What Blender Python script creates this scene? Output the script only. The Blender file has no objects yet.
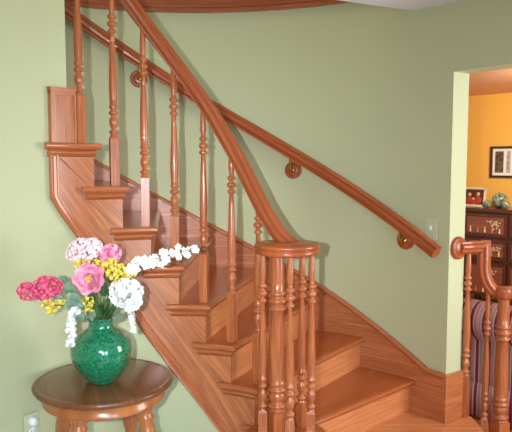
import bpy, math, random
from mathutils import Vector, Matrix
random.seed(7)
C = bpy.context.scene.collection
sin, cos, PI = math.sin, math.cos, math.pi

# ---------------------------------------------------------------- camera
F, PITCH, EZ = 620.0, 0.085, 1.637
cam = bpy.data.cameras.new('camera'); co = bpy.data.objects.new('camera', cam); C.objects.link(co)
co.location = (0, 0, EZ); co.rotation_euler = (PI/2-PITCH, 0, 0)
cam.sensor_width = 36; cam.lens = 36*F/512; cam.clip_start = .05
bpy.context.scene.camera = co

# ---------------------------------------------------------------- light and exposure
vs = bpy.context.scene.view_settings
vs.view_transform = 'Standard'; vs.look = 'None'; vs.gamma = 1; vs.use_curve_mapping = False
vs.exposure = 0.0
W = bpy.data.worlds.new('world'); bpy.context.scene.world = W; W.use_nodes = True
W.node_tree.nodes['Background'].inputs[0].default_value = (1, .93, .68, 1)
W.node_tree.nodes['Background'].inputs[1].default_value = .41

def lamp(name, typ, loc, target, energy, col, **kw):
    l = bpy.data.lights.new(name, typ); l.energy = energy; l.color = col
    for k, v in kw.items(): setattr(l, k, v)
    o = bpy.data.objects.new(name, l); C.objects.link(o); o.location = loc
    o.rotation_euler = (Vector(target)-Vector(loc)).to_track_quat('-Z', 'Y').to_euler()
    return o
# camera flash just left of the lens, two unseen window panels added behind the camera as cool low fill, unseen warm lamp added up the stairwell, dining room lamp
lamp('camera_flash', 'AREA', (-.155, .0, EZ+.02), (-.24, 3, 1.22), 15, (.88, .95, 1), spread=1.42, shape='DISK', size=.03)
lamp('window_fill', 'AREA', (1.75, -1.3, 1.35), (-.5, 3, .15), 6.5, (.55, .80, 1), spread=1.25, shape='RECTANGLE', size=.6, size_y=1.5)
lamp('window_fill', 'AREA', (.85, -1.55, 1.35), (-.5, 3, .15), 6.5, (.55, .80, 1), spread=1.25, shape='RECTANGLE', size=.6, size_y=1.5)
lamp('stairwell_warm_lamp', 'AREA', (.1, 2.5, 4.3), (-.7, 3.0, 1.5), 5, (1, .78, .42), shape='DISK', size=1.0)
lamp('dining_window_daylight', 'AREA', (2.62, 2.12, 1.55), (-.6, 2.9, 1.4), 58, (.97, .98, 1), shape='RECTANGLE', size=1.1, size_y=1.5)
lamp('dining_room_lamp', 'AREA', (2.7, 5.0, 2.3), (3.2, 6.7, 1.2), 58, (1, .93, .80), shape='DISK', size=.5)

# ---------------------------------------------------------------- helpers
def tag(o, label=None, cat=None, group=None, kind=None):
    if label: o['label'] = label
    if cat: o['category'] = cat
    if group: o['group'] = group
    if kind: o['kind'] = kind
    return o
def empty(name, loc, label, cat, group=None):
    o = bpy.data.objects.new(name, None); C.objects.link(o); o.location = loc; o.empty_display_size = .1
    return tag(o, label, cat, group)

class MB:
    """collects faces with (u along grain, v across) coordinates in metres"""
    def __init__(s): s.v = []; s.f = []; s.uv = []; s.sm = []; s.mi = []; s.m = 0
    def add(s, pts, uvs, smooth=False):
        n = len(s.v); s.v += [tuple(p) for p in pts]; s.f.append(list(range(n, n+len(pts)))); s.uv.append(uvs); s.sm.append(smooth); s.mi.append(s.m)
    def grid(s, P, U, smooth=True, cu=False, cv=False):
        """P[i][j] points, U[i][j] uv; shared verts"""
        ni, nj = len(P), len(P[0]); n = len(s.v)
        for r in P: s.v += [tuple(p) for p in r]
        for i in range(ni-(0 if cu else 1)):
            for j in range(nj-(0 if cv else 1)):
                a, b = i, (i+1) % ni; c, d = j, (j+1) % nj
                s.f.append([n+a*nj+c, n+b*nj+c, n+b*nj+d, n+a*nj+d])
                ua, ub = U[a][c], U[b][c]; uc, ud = U[b][d], U[a][d]
                if d == 0: uc = (uc[0], ub[1]+.02); ud = (ud[0], ua[1]+.02)
                s.uv.append([ua, ub, uc, ud]); s.sm.append(smooth); s.mi.append(s.m)
    def box(s, c, size, rz=0, M=None, ax=None):
        """oriented box, grain along its longest side"""
        M = M or Matrix.Rotation(rz, 3, 'Z'); c = Vector(c); h = [d/2 for d in size]
        ax = ax if ax is not None else max(range(3), key=lambda i: size[i])
        o = (random.random()*9, random.random()*9)
        for i in range(3):
            j, k = (i+1) % 3, (i+2) % 3
            for sg in (-1, 1):
                pts = []; uvs = []
                for a, b in ((-1, -1), (1, -1), (1, 1), (-1, 1))[::sg]:
                    p = [0, 0, 0]; p[i] = sg*h[i]; p[j] = a*h[j]; p[k] = b*h[k]
                    pts.append(c+M@Vector(p))
                    t = ax if ax != i else j
                    w = k if t == j else j
                    uvs.append((p[t]+o[0], p[w]+p[i]+o[1]))
                s.add(pts, uvs)
    def lathe(s, prof, c=(0, 0, 0), n=20, M=None):
        """prof [(z, r)]"""
        M = M or Matrix.Identity(3); c = Vector(c); o = (random.random()*9, random.random()*9)
        P = []; U = []
        for z, r in prof:
            P.append([c+M@Vector((r*cos(-2*PI*j/n), r*sin(-2*PI*j/n), z)) for j in range(n)])
            U.append([(z+o[0], .14*j/n*1.0+o[1]) for j in range(n)])
        s.grid(P, U, True, False, True)
        for k, flip in ((0, False), (-1, True)):
            if prof[k][1] > 1e-4:
                ring = P[k] if flip else P[k][::-1]
                s.add(ring, [(p[0]+o[0], p[1]+o[1]) for p in ring])
    def sweep(s, path, lats, prof, caps=True, smooth=True, closed=True, sharp=False, us=None):
        """prof [(lateral, up)] carried along path; lats lateral unit vectors"""
        P = []; U = []; L = random.random()*9; o = random.random()*9
        per = [0]
        for a, b in zip(prof, prof[1:]): per.append(per[-1]+math.dist(a, b))
        for i, p in enumerate(path):
            p = Vector(p); t = Vector(path[min(i+1, len(path)-1)])-Vector(path[max(i-1, 0)]); t.normalize()
            l = Vector(lats[i]); l = (l-t*l.dot(t)).normalized(); u = l.cross(t)
            if i: L += (p-Vector(path[i-1])).length
            k_ = (us or {}).get(i, 1); P.append([p+l*a+u*b*k_ for a, b in prof]); U.append([(L, per[j]+o) for j in range(len(prof))])
        if sharp or not smooth:
            m = len(prof)
            for j in range(m):
                q = (j+1) % m; s.grid([[r[j], r[q]] for r in P], [[r[j], (r[j][0], r[j][1]+math.dist(prof[j], prof[q]))] for r in U], True)
        else: s.grid(P, U, smooth, False, closed)
        if caps and closed:
            s.add(P[0][::-1], [(a*.3, b) for a, b in prof[::-1]]); s.add(P[-1], [(a*.3, b) for a, b in prof])
    def tube(s, pts, r, n=8):
        pts = [Vector(p) for p in pts]; P = []; U = []; L = 0; rr = r if isinstance(r, (list, tuple)) else [r]*len(pts)
        ref = Vector((.31, .2, .93))
        for i, p in enumerate(pts):
            t = (pts[min(i+1, len(pts)-1)]-pts[max(i-1, 0)]).normalized(); a = t.cross(ref)
            if a.length < 1e-3: a = t.cross(Vector((1, 0, 0)))
            a.normalize(); b = t.cross(a)
            if i: L += (p-pts[i-1]).length
            P.append([p+(a*cos(2*PI*j/n)+b*sin(2*PI*j/n))*rr[i] for j in range(n)]); U.append([(L, .1*j/n) for j in range(n)])
        s.grid(P, U, True, False, True)
        s.add(P[0][::-1], [(0, 0)]*n); s.add(P[-1], [(0, 0)]*n)
    def arc(s, r0, r1, ta, tb, z0, z1, n=24, grain='t', smooth=True):
        """solid annular sector round the stair centre; z0, z1 numbers or functions of theta"""
        f0 = z0 if callable(z0) else (lambda t: z0); f1 = z1 if callable(z1) else (lambda t: z1)
        o = (random.random()*9, random.random()*9)
        ts = [ta+(tb-ta)*i/n for i in range(n+1)]
        def pt(r, t, z): return (CX+r*cos(t), CY+r*sin(t), z)
        def uv(r, t, z):
            rr = (r0+r1)/2
            return ((rr*t if grain == 't' else (z if grain == 'z' else r))+o[0], ((z+r) if grain == 't' else (rr*t+(r if grain == 'z' else z)))+o[1])
        def uvtop(r, t, z):
            if grain == 'r':
                tm = (ta+tb)/2; return (r*cos(t-tm)+o[0], r*sin(t-tm)+o[1])
            return (r*t+o[0], r+o[1])
        for (ra, rb, fa, fb, u) in ((r0, r0, f1, f0, uv), (r1, r1, f0, f1, uv), (r1, r0, f1, f1, uvtop), (r0, r1, f0, f0, uvtop)):
            P = [[pt(ra, t, fa(t)), pt(rb, t, fb(t))] for t in ts]; U = [[u(ra, t, fa(t)), u(rb, t, fb(t))] for t in ts]
            s.grid(P, U, smooth)
        for t, fl in ((ta, 0), (tb, 1)):
            q = [(r0, f0(t)), (r1, f0(t)), (r1, f1(t)), (r0, f1(t))]
            if fl: q = q[::-1]
            s.add([pt(r, t, z) for r, z in q], [(z, r) for r, z in q])
    def prism(s, poly, z0, z1):
        o = random.random()*9; n = len(poly)
        s.add([(x, y, z1) for x, y in poly], [(x+o, y+o) for x, y in poly]); s.add([(x, y, z0) for x, y in poly[::-1]], [(x, y) for x, y in poly[::-1]])
        for i in range(n):
            (a, b), (c, d) = poly[i], poly[(i+1) % n]; L = math.dist((a, b), (c, d))
            s.add([(a, b, z0), (c, d, z0), (c, d, z1), (a, b, z1)], [(o, z0), (o+L, z0), (o+L, z1), (o, z1)])
    def build(s, name, mats, parent=None, bevel=0, loc=None):
        me = bpy.data.meshes.new(name); off = Vector(loc) if loc else Vector((0, 0, 0))
        base = parent.matrix_basis.translation.copy() if parent and parent.parent is None else Vector((0, 0, 0))
        if parent and parent.parent: base = Vector(parent['_w'])
        org = Vector(loc) if loc else base
        me.from_pydata([tuple(Vector(v)-org) for v in s.v], [], s.f)
        uvl = me.uv_layers.new(name='UVMap'); i = 0
        for uvs in s.uv:
            for u in uvs: uvl.data[i].uv = u; i += 1
        me.polygons.foreach_set('use_smooth', s.sm); me.polygons.foreach_set('material_index', s.mi)
        for m in (mats if isinstance(mats, (list, tuple)) else [mats]): me.materials.append(m)
        me.update(); me.validate()
        o = bpy.data.objects.new(name, me); C.objects.link(o)
        if parent: o.parent = parent; o.location = org-base
        else: o.location = org
        if bevel:
            w = o.modifiers.new('weld', 'WELD'); w.merge_threshold = .0001
            b = o.modifiers.new('bevel', 'BEVEL'); b.width = bevel; b.segments = 2; b.limit_method = 'ANGLE'; b.angle_limit = .7
        return o

# ---------------------------------------------------------------- materials
def mat(name, col, rough=.5, coat=0, metal=0, spec=.5, trans=0):
    m = bpy.data.materials.new(name); m.use_nodes = True; b = m.node_tree.nodes['Principled BSDF']
    b.inputs['Base Color'].default_value = (*col, 1); b.inputs['Roughness'].default_value = rough
    b.inputs['Coat Weight'].default_value = coat; b.inputs['Coat Roughness'].default_value = .12; b.inputs['Metallic'].default_value = metal
    b.inputs['Specular IOR Level'].default_value = spec; b.inputs['Transmission Weight'].default_value = trans
    return m
def srgb(r, g, b):
    return tuple(((c/255+.055)/1.055)**2.4 if c > 10 else c/255/12.92 for c in (r, g, b))
def wood(name, dark, light, rough=.34, coat=.25, scale=1.0, contrast=1.0):
    m = mat(name, light, rough, coat); nt = m.node_tree; N = nt.nodes; L = nt.links; b = N['Principled BSDF']
    uv = N.new('ShaderNodeUVMap'); uv.uv_map = 'UVMap'
    mp = N.new('ShaderNodeMapping'); mp.inputs['Scale'].default_value = (1.6*scale, 34*scale, 1); L.new(uv.outputs[0], mp.inputs[0])
    n1 = N.new('ShaderNodeTexNoise'); n1.inputs['Scale'].default_value = 1; n1.inputs['Detail'].default_value = 3; n1.inputs['Distortion'].default_value = .8; L.new(mp.outputs[0], n1.inputs[0])
    mp2 = N.new('ShaderNodeMapping'); mp2.inputs['Scale'].default_value = (7, 210, 1); L.new(uv.outputs[0], mp2.inputs[0])
    n2 = N.new('ShaderNodeTexNoise'); n2.inputs['Scale'].default_value = 1; n2.inputs['Detail'].default_value = 2; L.new(mp2.outputs[0], n2.inputs[0])
    mul = N.new('ShaderNodeMath'); mul.operation = 'MULTIPLY'; mul.inputs[1].default_value = 4.0; L.new(n1.outputs[0], mul.inputs[0])
    fr = N.new('ShaderNodeMath'); fr.operation = 'PINGPONG'; fr.inputs[1].default_value = 1; L.new(mul.outputs[0], fr.inputs[0])
    mx = N.new('ShaderNodeMath'); mx.operation = 'MULTIPLY_ADD'; mx.inputs[1].default_value = .32; L.new(fr.outputs[0], mx.inputs[0])
    h = N.new('ShaderNodeMath'); h.operation = 'MULTIPLY'; h.inputs[1].default_value = .62; L.new(n2.outputs[0], h.inputs[0]); L.new(h.outputs[0], mx.inputs[2])
    cr = N.new('ShaderNodeValToRGB'); cr.color_ramp.elements[0].position = .18; cr.color_ramp.elements[0].color = (*dark, 1)
    cr.color_ramp.elements[1].position = .66; cr.color_ramp.elements[1].color = (*light, 1); L.new(mx.outputs[0], cr.inputs[0])
    L.new(cr.outputs[0], b.inputs['Base Color'])
    bp = N.new('ShaderNodeBump'); bp.inputs['Strength'].default_value = .06; bp.inputs['Distance'].default_value = .002; L.new(mx.outputs[0], bp.inputs['Height']); L.new(bp.outputs[0], b.inputs['Normal'])
    return m
def paint(name, col, rough=.6, var=.04):
    m = mat(name, col, rough); nt = m.node_tree; N = nt.nodes; L = nt.links; b = N['Principled BSDF']
    tc = N.new('ShaderNodeTexCoord'); n = N.new('ShaderNodeTexNoise'); n.inputs['Scale'].default_value = 1.7; L.new(tc.outputs['Object'], n.inputs[0])
    hs = N.new('ShaderNodeMixRGB'); hs.inputs[1].default_value = (*[c*(1-var) for c in col], 1); hs.inputs[2].default_value = (*[min(1, c*(1+var)) for c in col], 1)
    L.new(n.outputs[0], hs.inputs[0]); L.new(hs.outputs[0], b.inputs['Base Color'])
    n2 = N.new('ShaderNodeTexNoise'); n2.inputs['Scale'].default_value = 160; L.new(tc.outputs['Object'], n2.inputs[0])
    bp = N.new('ShaderNodeBump'); bp.inputs['Strength'].default_value = .08; bp.inputs['Distance'].default_value = .001; L.new(n2.outputs[0], bp.inputs['Height']); L.new(bp.outputs[0], b.inputs['Normal'])
    return m
OAK = wood('oak_string', srgb(146, 78, 42), srgb(208, 128, 78), rough=.42, coat=.7)
OAK.node_tree.nodes['Principled BSDF'].inputs['Coat Roughness'].default_value = .3
OAKT = wood('oak_tread', srgb(152, 74, 34), srgb(190, 102, 52), rough=.3, coat=.35)
OAKR = wood('oak_riser', srgb(180, 102, 58), srgb(226, 150, 98))
OAKB = wood('oak_baluster', srgb(150, 76, 40), srgb(204, 120, 72), scale=1.3, rough=.28, coat=.4)
RAIL = wood('oak_rail', srgb(134, 62, 28), srgb(184, 94, 48), rough=.33, coat=.3, scale=.8)
TABLE = wood('table_wood', srgb(92, 50, 26), srgb(132, 80, 46), rough=.3, coat=.35)
FLOORW = wood('oak_floor', srgb(160, 88, 46), srgb(200, 128, 78))
GREEN = paint('sage_paint', srgb(189, 193, 154), .62)
WHITE = paint('ceiling_white', srgb(238, 238, 250), .8, .01)
ORANGE = paint('orange_paint', srgb(240, 182, 80), .7)
SALMON = paint('peach_ceiling_paint', srgb(240, 190, 150), .8)
DARKW = wood('mahogany', srgb(64, 28, 20), srgb(108, 52, 36), rough=.25, coat=.4)
PANW = wood('lacquer_panel', srgb(116, 62, 44), srgb(156, 92, 66), rough=.25, coat=.5)
BRASS = mat('brass', srgb(200, 165, 90), .22, metal=1)
PLATE = mat('painted_plate', srgb(196, 200, 168), .4)
WPLAS = mat('white_plastic', srgb(240, 240, 245), .35)
DARK = mat('dark_slot', srgb(30, 28, 28), .6)

# ---------------------------------------------------------------- stair layout
CX, CY, RI, RO, T1, DT, RISE = -.382, 2.315, .653, 1.784, .934, .194, .19
RS, RW = .685, 1.79                       # outer face of the inner string, face of the curved wall
th = lambda k: T1+(k-1)*DT
kk = lambda t: (t-T1)/DT+1
zt = lambda k: (k+2)*RISE+(.018 if k == 7 else .009 if k == 6 else 0)                # tread tops, landing is k=-1
nose = lambda t: .57+(kk(t)-1)*RISE
def P(r, t, z=0): return Vector((CX+r*cos(t), CY+r*sin(t), z))

def struct(name, mb, m, bevel=0):
    o = mb.build(name, m, bevel=bevel); o['kind'] = 'structure'; return o

# curved back wall (its right end is the door jamb)
TC = .634
mb = MB(); mb.arc(RW, RW+.137, TC, 3.0, 0, 4.8, 90); struct('wall_back', mb, GREEN)
# header over the opening and wall beyond
c0 = P(RW, TC); dd = Vector((sin(TC), -cos(TC), 0)); nn = Vector((cos(TC), sin(TC), 0))
def wslab(mb, t0, t1, z0, z1, a=0, b=.137):
    q = [c0+dd*t0+nn*a, c0+dd*t1+nn*a, c0+dd*t1+nn*b, c0+dd*t0+nn*b]
    mb.prism([(p.x, p.y) for p in q], z0, z1)
mb = MB(); wslab(mb, 0, 1.95, 2.126, 4.8); wslab(mb, 1.95, 2.7, 0, 4.8); struct('wall_right', mb, GREEN)

# left wall: concave part below the string, upper part from the panel leftwards, straight run
TE, TW = 2.31, 2.47
sb = lambda t: max(0.0, nose(t)-.60) if t < 2.38 else 0
def strbot(t):
    k = kk(t)
    h = .575 if k > 7 else (.575+.045*min(1, (7-k)/1.5) if k > 4.5 else .62-.05*min(1, (4.5-k)/2))
    return max(0.002, nose(t)-h)
mb = MB(); mb.arc(.70, .73, th(-.2), TW, 0, lambda t: 1.70 if t > 2.37 else min(1.70, strbot(t)+.12) if kk(t) > .8 else .02, 60)
mb.arc(.70, .80, TE, TW, 1.70, 4.8, 8)
a = P(.70, TW); d1 = Vector((-sin(TW), cos(TW), 0)); n1 = Vector((cos(TW), sin(TW), 0))
b = a+d1*.75; d2 = Vector((-1, -.35, 0)).normalized(); c = b+d2*1.2
mb.prism([tuple(p.xy) for p in (a, a+n1*.1, b+n1*.1, b)], 0, 4.8)
struct('wall_left', mb, GREEN)
TILE = paint('pale_tile', srgb(206, 210, 214), .35, .03)
mid = [tuple((c0+nn*.07+dd*7).xy), tuple((c0+nn*.07).xy), (1.12, 4.2), (-2.2, 4.2)]
mb = MB(); mb.prism([(-2.2, -2.3)]+mid, -.1, 0); struct('floor', mb, TILE)
mb = MB(); mb.prism(mid+[(-2.2, 9), (6.5, 9), (6.5, -2.3)][0:3], -.1, 0); mb.f = [f for f in mb.f]; struct('floor_dining', mb, FLOORW)
# ceiling over the right side of the hall
mb = MB(); e = [(.885, 3.587), (-.3, 2.98), (-.3, 1.2), (2.6, 1.2), (2.6, 3.0)]
q = [c0+dd*2.6, c0]; mb.prism([(.90, 3.592), (-.35, 2.955), (-.35, 1.0), (2.6, 1.0), (q[0].x-.001, q[0].y), (q[1].x, q[1].y)][::-1], 2.493, 2.60); struct('ceiling', mb, WHITE)

# ---------------------------------------------------------------- far room
n45 = Vector((.707, .707, 0)); e45 = Vector((.707, -.707, 0))
def Q(s, d, z=0): return n45*d+e45*s+Vector((0, 0, z))    # d from the camera along the room's axis, s sideways
FW = 7.23
mb = MB(); mb.prism([tuple(p.xy) for p in (Q(-5.2, FW), Q(2, FW), Q(2, FW+.1), Q(-5.2, FW+.1))], 0, 2.6)
struct('wall_far', mb, ORANGE)
mb = MB(); mb.prism([tuple(p.xy) for p in (Q(-5.2, 3.45), Q(2, 3.45), Q(2, FW), Q(-5.2, FW))], 2.45, 2.6); struct('ceiling_dining', mb, SALMON)

# ---------------------------------------------------------------- staircase
st = empty('staircase', (CX, CY, 0), 'curved oak staircase with wide winding steps against the green wall', 'staircase')
def lathe_nose(mb, ra, rb, t, z): pass
def tread(k, r0):
    mb = MB(); z = zt(k); ta, tb = th(k), th(k+1.28); zb = z-.03
    tn = .022
    # board: starts a little behind the rounded front edge
    n = 8; rr = RO-.004
    dth = lambda r: .012/r
    o = (random.random()*9, random.random()*9); tm = (ta+tb)/2
    def uv(p):
        q = Vector(p)-Vector((CX, CY, 0)); return (q.x*cos(tm)+q.y*sin(tm)+o[0], -q.x*sin(tm)+q.y*cos(tm)+q.z*1.5+o[1])
    rs = [r0+(rr-r0)*i/10 for i in range(11)]
    # cross-section at given radius: offset behind nosing line s (metres), height
    sec = [(.030, -.03), (.012, -.03), (.004, -.026), (0, -.018), (0, -.011), (.004, -.004), (.012, 0), (.030, 0)]
    G = [[P(r, ta+s/r, z+h) for s, h in sec] for r in rs]
    mb.grid(G, [[uv(p) for p in row] for row in G], True)
    ts = [i/n for i in range(n+1)]
    G = [[P(r, ta+.03/r+(tb-ta-.03/r)*u, z) for u in ts] for r in rs]
    mb.grid(G, [[uv(p) for p in row] for row in G], False)
    G = [[P(r, tb-(tb-ta-.03/r)*u, z-.03) for u in ts] for r in rs]
    mb.grid(G, [[uv(p) for p in row] for row in G], False)
    G = [[P(r, tb, z), P(r, tb, z-.03)] for r in rs]; mb.grid(G, [[uv(p) for p in row] for row in G], False)
    for r, fl in ((r0, 0), (rr, 1)):
        pts = [P(r, ta+s/r, z+h) for s, h in sec]+[P(r, tb, z), P(r, tb, z-.03)]
        if fl: pts = pts[::-1]
        mb.add(pts, [uv(p) for p in pts])
    return mb.build('tread', OAKT, st)
def arc_path(r, ta, tb, z, n=12): return [P(r, ta+(tb-ta)*i/n, z) for i in range(n+1)], [Vector((cos(ta+(tb-ta)*i/n), sin(ta+(tb-ta)*i/n), 0)) for i in range(n+1)]
NOSEP = [(.012, 0), (.004, -.002), (0, -.008), (0, -.017), (.003, -.023), (.010, -.026), (.012, -.03), (.0199, -.03), (.0199, 0)]
COVE = [(.024, -.0299), (.024, -.036), (.013, -.038), (.011, -.042), (.013, -.047), (.019, -.051), (.024, -.058), (.031, -.062), (.033, -.062), (.033, -.0299)]
for k in range(0, 10):
    r0 = RI+.02 if k < 8 else .805
    tread(k, r0)
    # riser and the cove under the tread's front
    mb = MB(); z0, z1 = zt(k-1), zt(k)-.03
    ta = th(k)
    rs = [(RS+.004 if k < 8 else .81), RO-.004]
    f = [P(r, ta+.033/r, 0) for r in rs]; bk = [P(r, ta+.053/r, 0) for r in rs]
    L = rs[1]-rs[0]; o = random.random()*9
    def qd(a, b, za, zb): mb.add([(a.x, a.y, za), (b.x, b.y, za), (b.x, b.y, zb), (a.x, a.y, zb)], [(o, za+o), (o+L, za+o), (o+L, zb+o), (o, zb+o)])
    qd(f[1], f[0], z0, z1); qd(bk[0], bk[1], z0, z1); qd(f[0], bk[0], z0, z1); qd(bk[1], f[1], z0, z1)
    mb.add([(p.x, p.y, z1) for p in (f[0], f[1], bk[1], bk[0])][::-1], [(0, 0)]*4)
    rz = mb.build('riser', OAKR, st)
    mb = MB()
    path = [P(rs[0]-.01, ta+.033/(rs[0]-.01), z1), P(rs[1], ta+.033/rs[1], z1)]; lat = Vector((-sin(ta), cos(ta), 0))   # lateral = up the stair
    pr = [(-.021, 0), (-.019, -.006), (-.011, -.010), (-.008, -.017), (-.004, -.021), (0, -.022), (0, 0)]
    mb.sweep(path, [lat, lat], pr[::-1], smooth=False); mb.build('riser_molding', OAKR, st)
    if k < 8:
        # return nosing round the open end of the tread, running back past the next riser
        ta2 = th(k)+.004; tb2 = th(k+1.72) if k < 7 else th(9.2)
        if k == 7: tb2 = 2.502
        z = zt(k); mb = MB()
        pa, la = arc_path(RI, ta2, tb2, z, 16)
        mb.sweep(pa, la, [(a, b) for a, b in NOSEP]); mb.build('tread_return', OAKB, st)
        mb = MB()
        pa, la = arc_path(RI, th(k)+.035, tb2-.03, z, 16)
        mb.sweep(pa, la, COVE); mb.build('return_molding', OAKB, st)
# inner string: face under the tread ends, stepped top
mb = MB(); N = 260; o = random.random()*9
tS, tEnd = th(.0), 2.448
def top(t):
    k = kk(t)-.25; return min(zt(math.floor(k)), zt(7))-.03
def suv(r, t, z):
    a = t*r; s = math.atan2(RISE, DT*.69); return (a*cos(s)+z*sin(s)+o, -a*sin(s)+z*cos(s)+r+o)
ts = sorted([tS+(tEnd-tS)*i/N for i in range(N+1)]+[th(k+.25)+e for k in range(0, 8) for e in (-1e-4, 1e-4)])
ts = [t for t in ts if tS <= t <= tEnd]
for r, fl in ((RS, 0), (RS+.02, 1)):
    G = [[P(r, t, top(t)), P(r, t, strbot(t)*.5+top(t)*.5), P(r, t, strbot(t))] for t in ts]
    if fl: G = [g[::-1] for g in G]
    mb.grid(G, [[suv(r, t, g.z) for g in row] for t, row in zip(ts, G)], True)
for fz, fl in ((top, 0), (strbot, 1)):
    G = [[P(RS+.02, t, fz(t)), P(RS, t, fz(t))] for t in ts]
    if fl: G = [g[::-1] for g in G]
    mb.grid(G, [[suv(RS, t, g.z) for g in row] for t, row in zip(ts, G)], False)
t = tEnd; mb.add([P(RS, t, strbot(t)), P(RS, t, top(t)), P(RS+.02, t, top(t)), P(RS+.02, t, strbot(t))], [(0, 0), (1, 0), (1, .02), (0, .02)])
mb.build('inner_string', OAK, st)
# thin shaped brackets below each tread end (vertical-grain riser end + angled board)
for k in range(0, 8):
    mb = MB(); ta = th(k+.25); tb = th(k+1.25)+.06 if k < 7 else 2.44; z1 = zt(k)-.062; o = random.random()*9
    zl = z1-.012; lo = lambda t: min(zl-.006, nose(t)-.315+0*t) if True else 0
    n = 14; tts = [ta+(tb-ta)*i/n for i in range(n+1)]
    zb = lambda t: max(zt(k-1)+.002 if t < th(k+.25)+.0 else -9, min(z1-.004, z1-.155+(t-ta)/(DT*1.25)*.155))
    G = [[P(RS-.007, t, z1), P(RS-.007, t, zb(t))] for t in tts]
    mb.grid(G, [[(g.z*.6+t*.45+o, g.z*.6-t*.45) for g in row] for t, row in zip(tts, G)], True)
    G = [[P(RS-.007, t, zb(t)), P(RS+.001, t, zb(t))] for t in tts]; mb.grid(G, [[(t, g.z) for g in row] for t, row in zip(tts, G)], False)
    mb.add([P(RS-.007, ta, zb(ta)), P(RS-.007, ta, z1), P(RS+.001, ta, z1), P(RS+.001, ta, zb(ta))], [(0, 0), (.1, 0), (.1, .01), (0, .01)])
    mb.build('string_bracket', OAK, st)
# moulding along the string's lower edge and up its left end
def mold(pts, lats, w, name, prof=None):
    mb = MB(); mb.sweep(pts, lats, prof, smooth=False); return mb.build(name, OAKB, st)
BM = [(.0, -.008), (-.012, -.007), (-.017, -.001), (-.015, .006), (-.009, .010), (-.009, .022), (-.013, .025), (-.013, .031), (-.008, .036), (0, .038)]
ts = [th(1.3)+(2.37-th(1.3))*i/60 for i in range(61)]
pts = [P(RS+.002, t, strbot(t)) for t in ts]; lats = [Vector((cos(t), sin(t), 0)) for t in ts]
tl = 2.446
for q in range(1, 3):
    t = 2.37+(tl-2.37)*q/2; pts.append(P(RS+.002, t, strbot(t)+(.0 if q == 1 else .012))); lats.append(Vector((cos(t), sin(t), 0)))
zz = pts[-1].z
for q in range(1, 9): pts.append(P(RS+.002, tl, zz+(1.694-zz)*q/8)); lats.append(Vector((cos(tl), sin(tl), 0)))
BML = [(a, b) for a, b in BM]
mold(pts, lats, .03, 'string_molding', BML[::-1])

# wall string (skirt) on the curved wall
mb = MB()
def skh(k):
    K = [(-9, .118), (1.8, .118), (3, .095), (4.2, .080), (5.2, .085), (6.5, .10), (19, .10)]
    for (a, x), (b, y) in zip(K, K[1:]):
        if k <= b: return x+(y-x)*(k-a)/(b-a)
def sktop(t): return max(.458, nose(t)+skh(kk(t)))
def skbot(t): return max(.19, nose(t)-.42)
mb.arc(RW-.02, RW, TC-.004, th(10), skbot, sktop, 90)
mb.build('wall_string', OAK, st)
ts = [TC-.006+(th(10)-TC+.006)*i/90 for i in range(91)]
mb = MB(); mb.sweep([P(RW-.012, t, sktop(t)) for t in ts], [Vector((cos(t), sin(t), 0)) for t in ts], [(-.016, -.016), (-.016, -.004), (-.010, .004), (0, .008), (.011, .008), (.011, -.016)]); mb.build('string_cap', OAKB, st)
# baseboard block turned round the jamb
mb = MB(); q0 = c0-nn*.02+dd*.0; 
qs = [c0-nn*.022, c0-nn*.022+dd*.02, c0+nn*.137+dd*.02, c0+nn*.137]
mb.prism([tuple(p.xy) for p in qs], 0, .462); o = mb.build('trim_1', OAK, bevel=.003); o['kind'] = 'structure'

# landing
def rnd(cx, cy, r, a0, a1, n=6): return [(cx+r*cos(a0+(a1-a0)*i/n), cy+r*sin(a0+(a1-a0)*i/n)) for i in range(n+1)]
lp = [(.06, 2.42), (.06, 2.62)]+[tuple(P(.71, t).xy) for t in (th(-.9), th(0), th(.9))]+[tuple(P(RW-.004, t).xy) for t in (th(.9), th(.4), th(-.1), .66)]
lp += [tuple((c0+nn*-.02+dd*.021).xy), tuple((c0+nn*.137+dd*.021).xy)]+rnd(1.15, 3.42, .09, 1.0, 0, 6)+rnd(1.14, 2.52, .1, 0, -PI/2, 5)
lp = lp[::-1]
mb = MB(); mb.prism(lp, .155, .19); mb.build('landing_tread', OAKR, st, bevel=.012)
def inset(poly, d):
    cx = sum(p[0] for p in poly)/len(poly); cy = sum(p[1] for p in poly)/len(poly)
    return [(p[0]+(cx-p[0])/math.dist(p, (cx, cy))*d, p[1]+(cy-p[1])/math.dist(p, (cx, cy))*d) for p in poly]
mb = MB(); mb.prism(inset(lp, .03), 0, .155); mb.build('landing_riser', OAKR, st)
# curtail end of the first step, carrying the newel cluster
NC = Vector((.142, 2.79, 0))
mb = MB(); mb.lathe([(.19, .16), (.345, .16), (.35, .185), (.36, .195), (.372, .195), (.3795, .185)], NC, 32); mb.build('curtail_step', OAKT, st)

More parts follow.
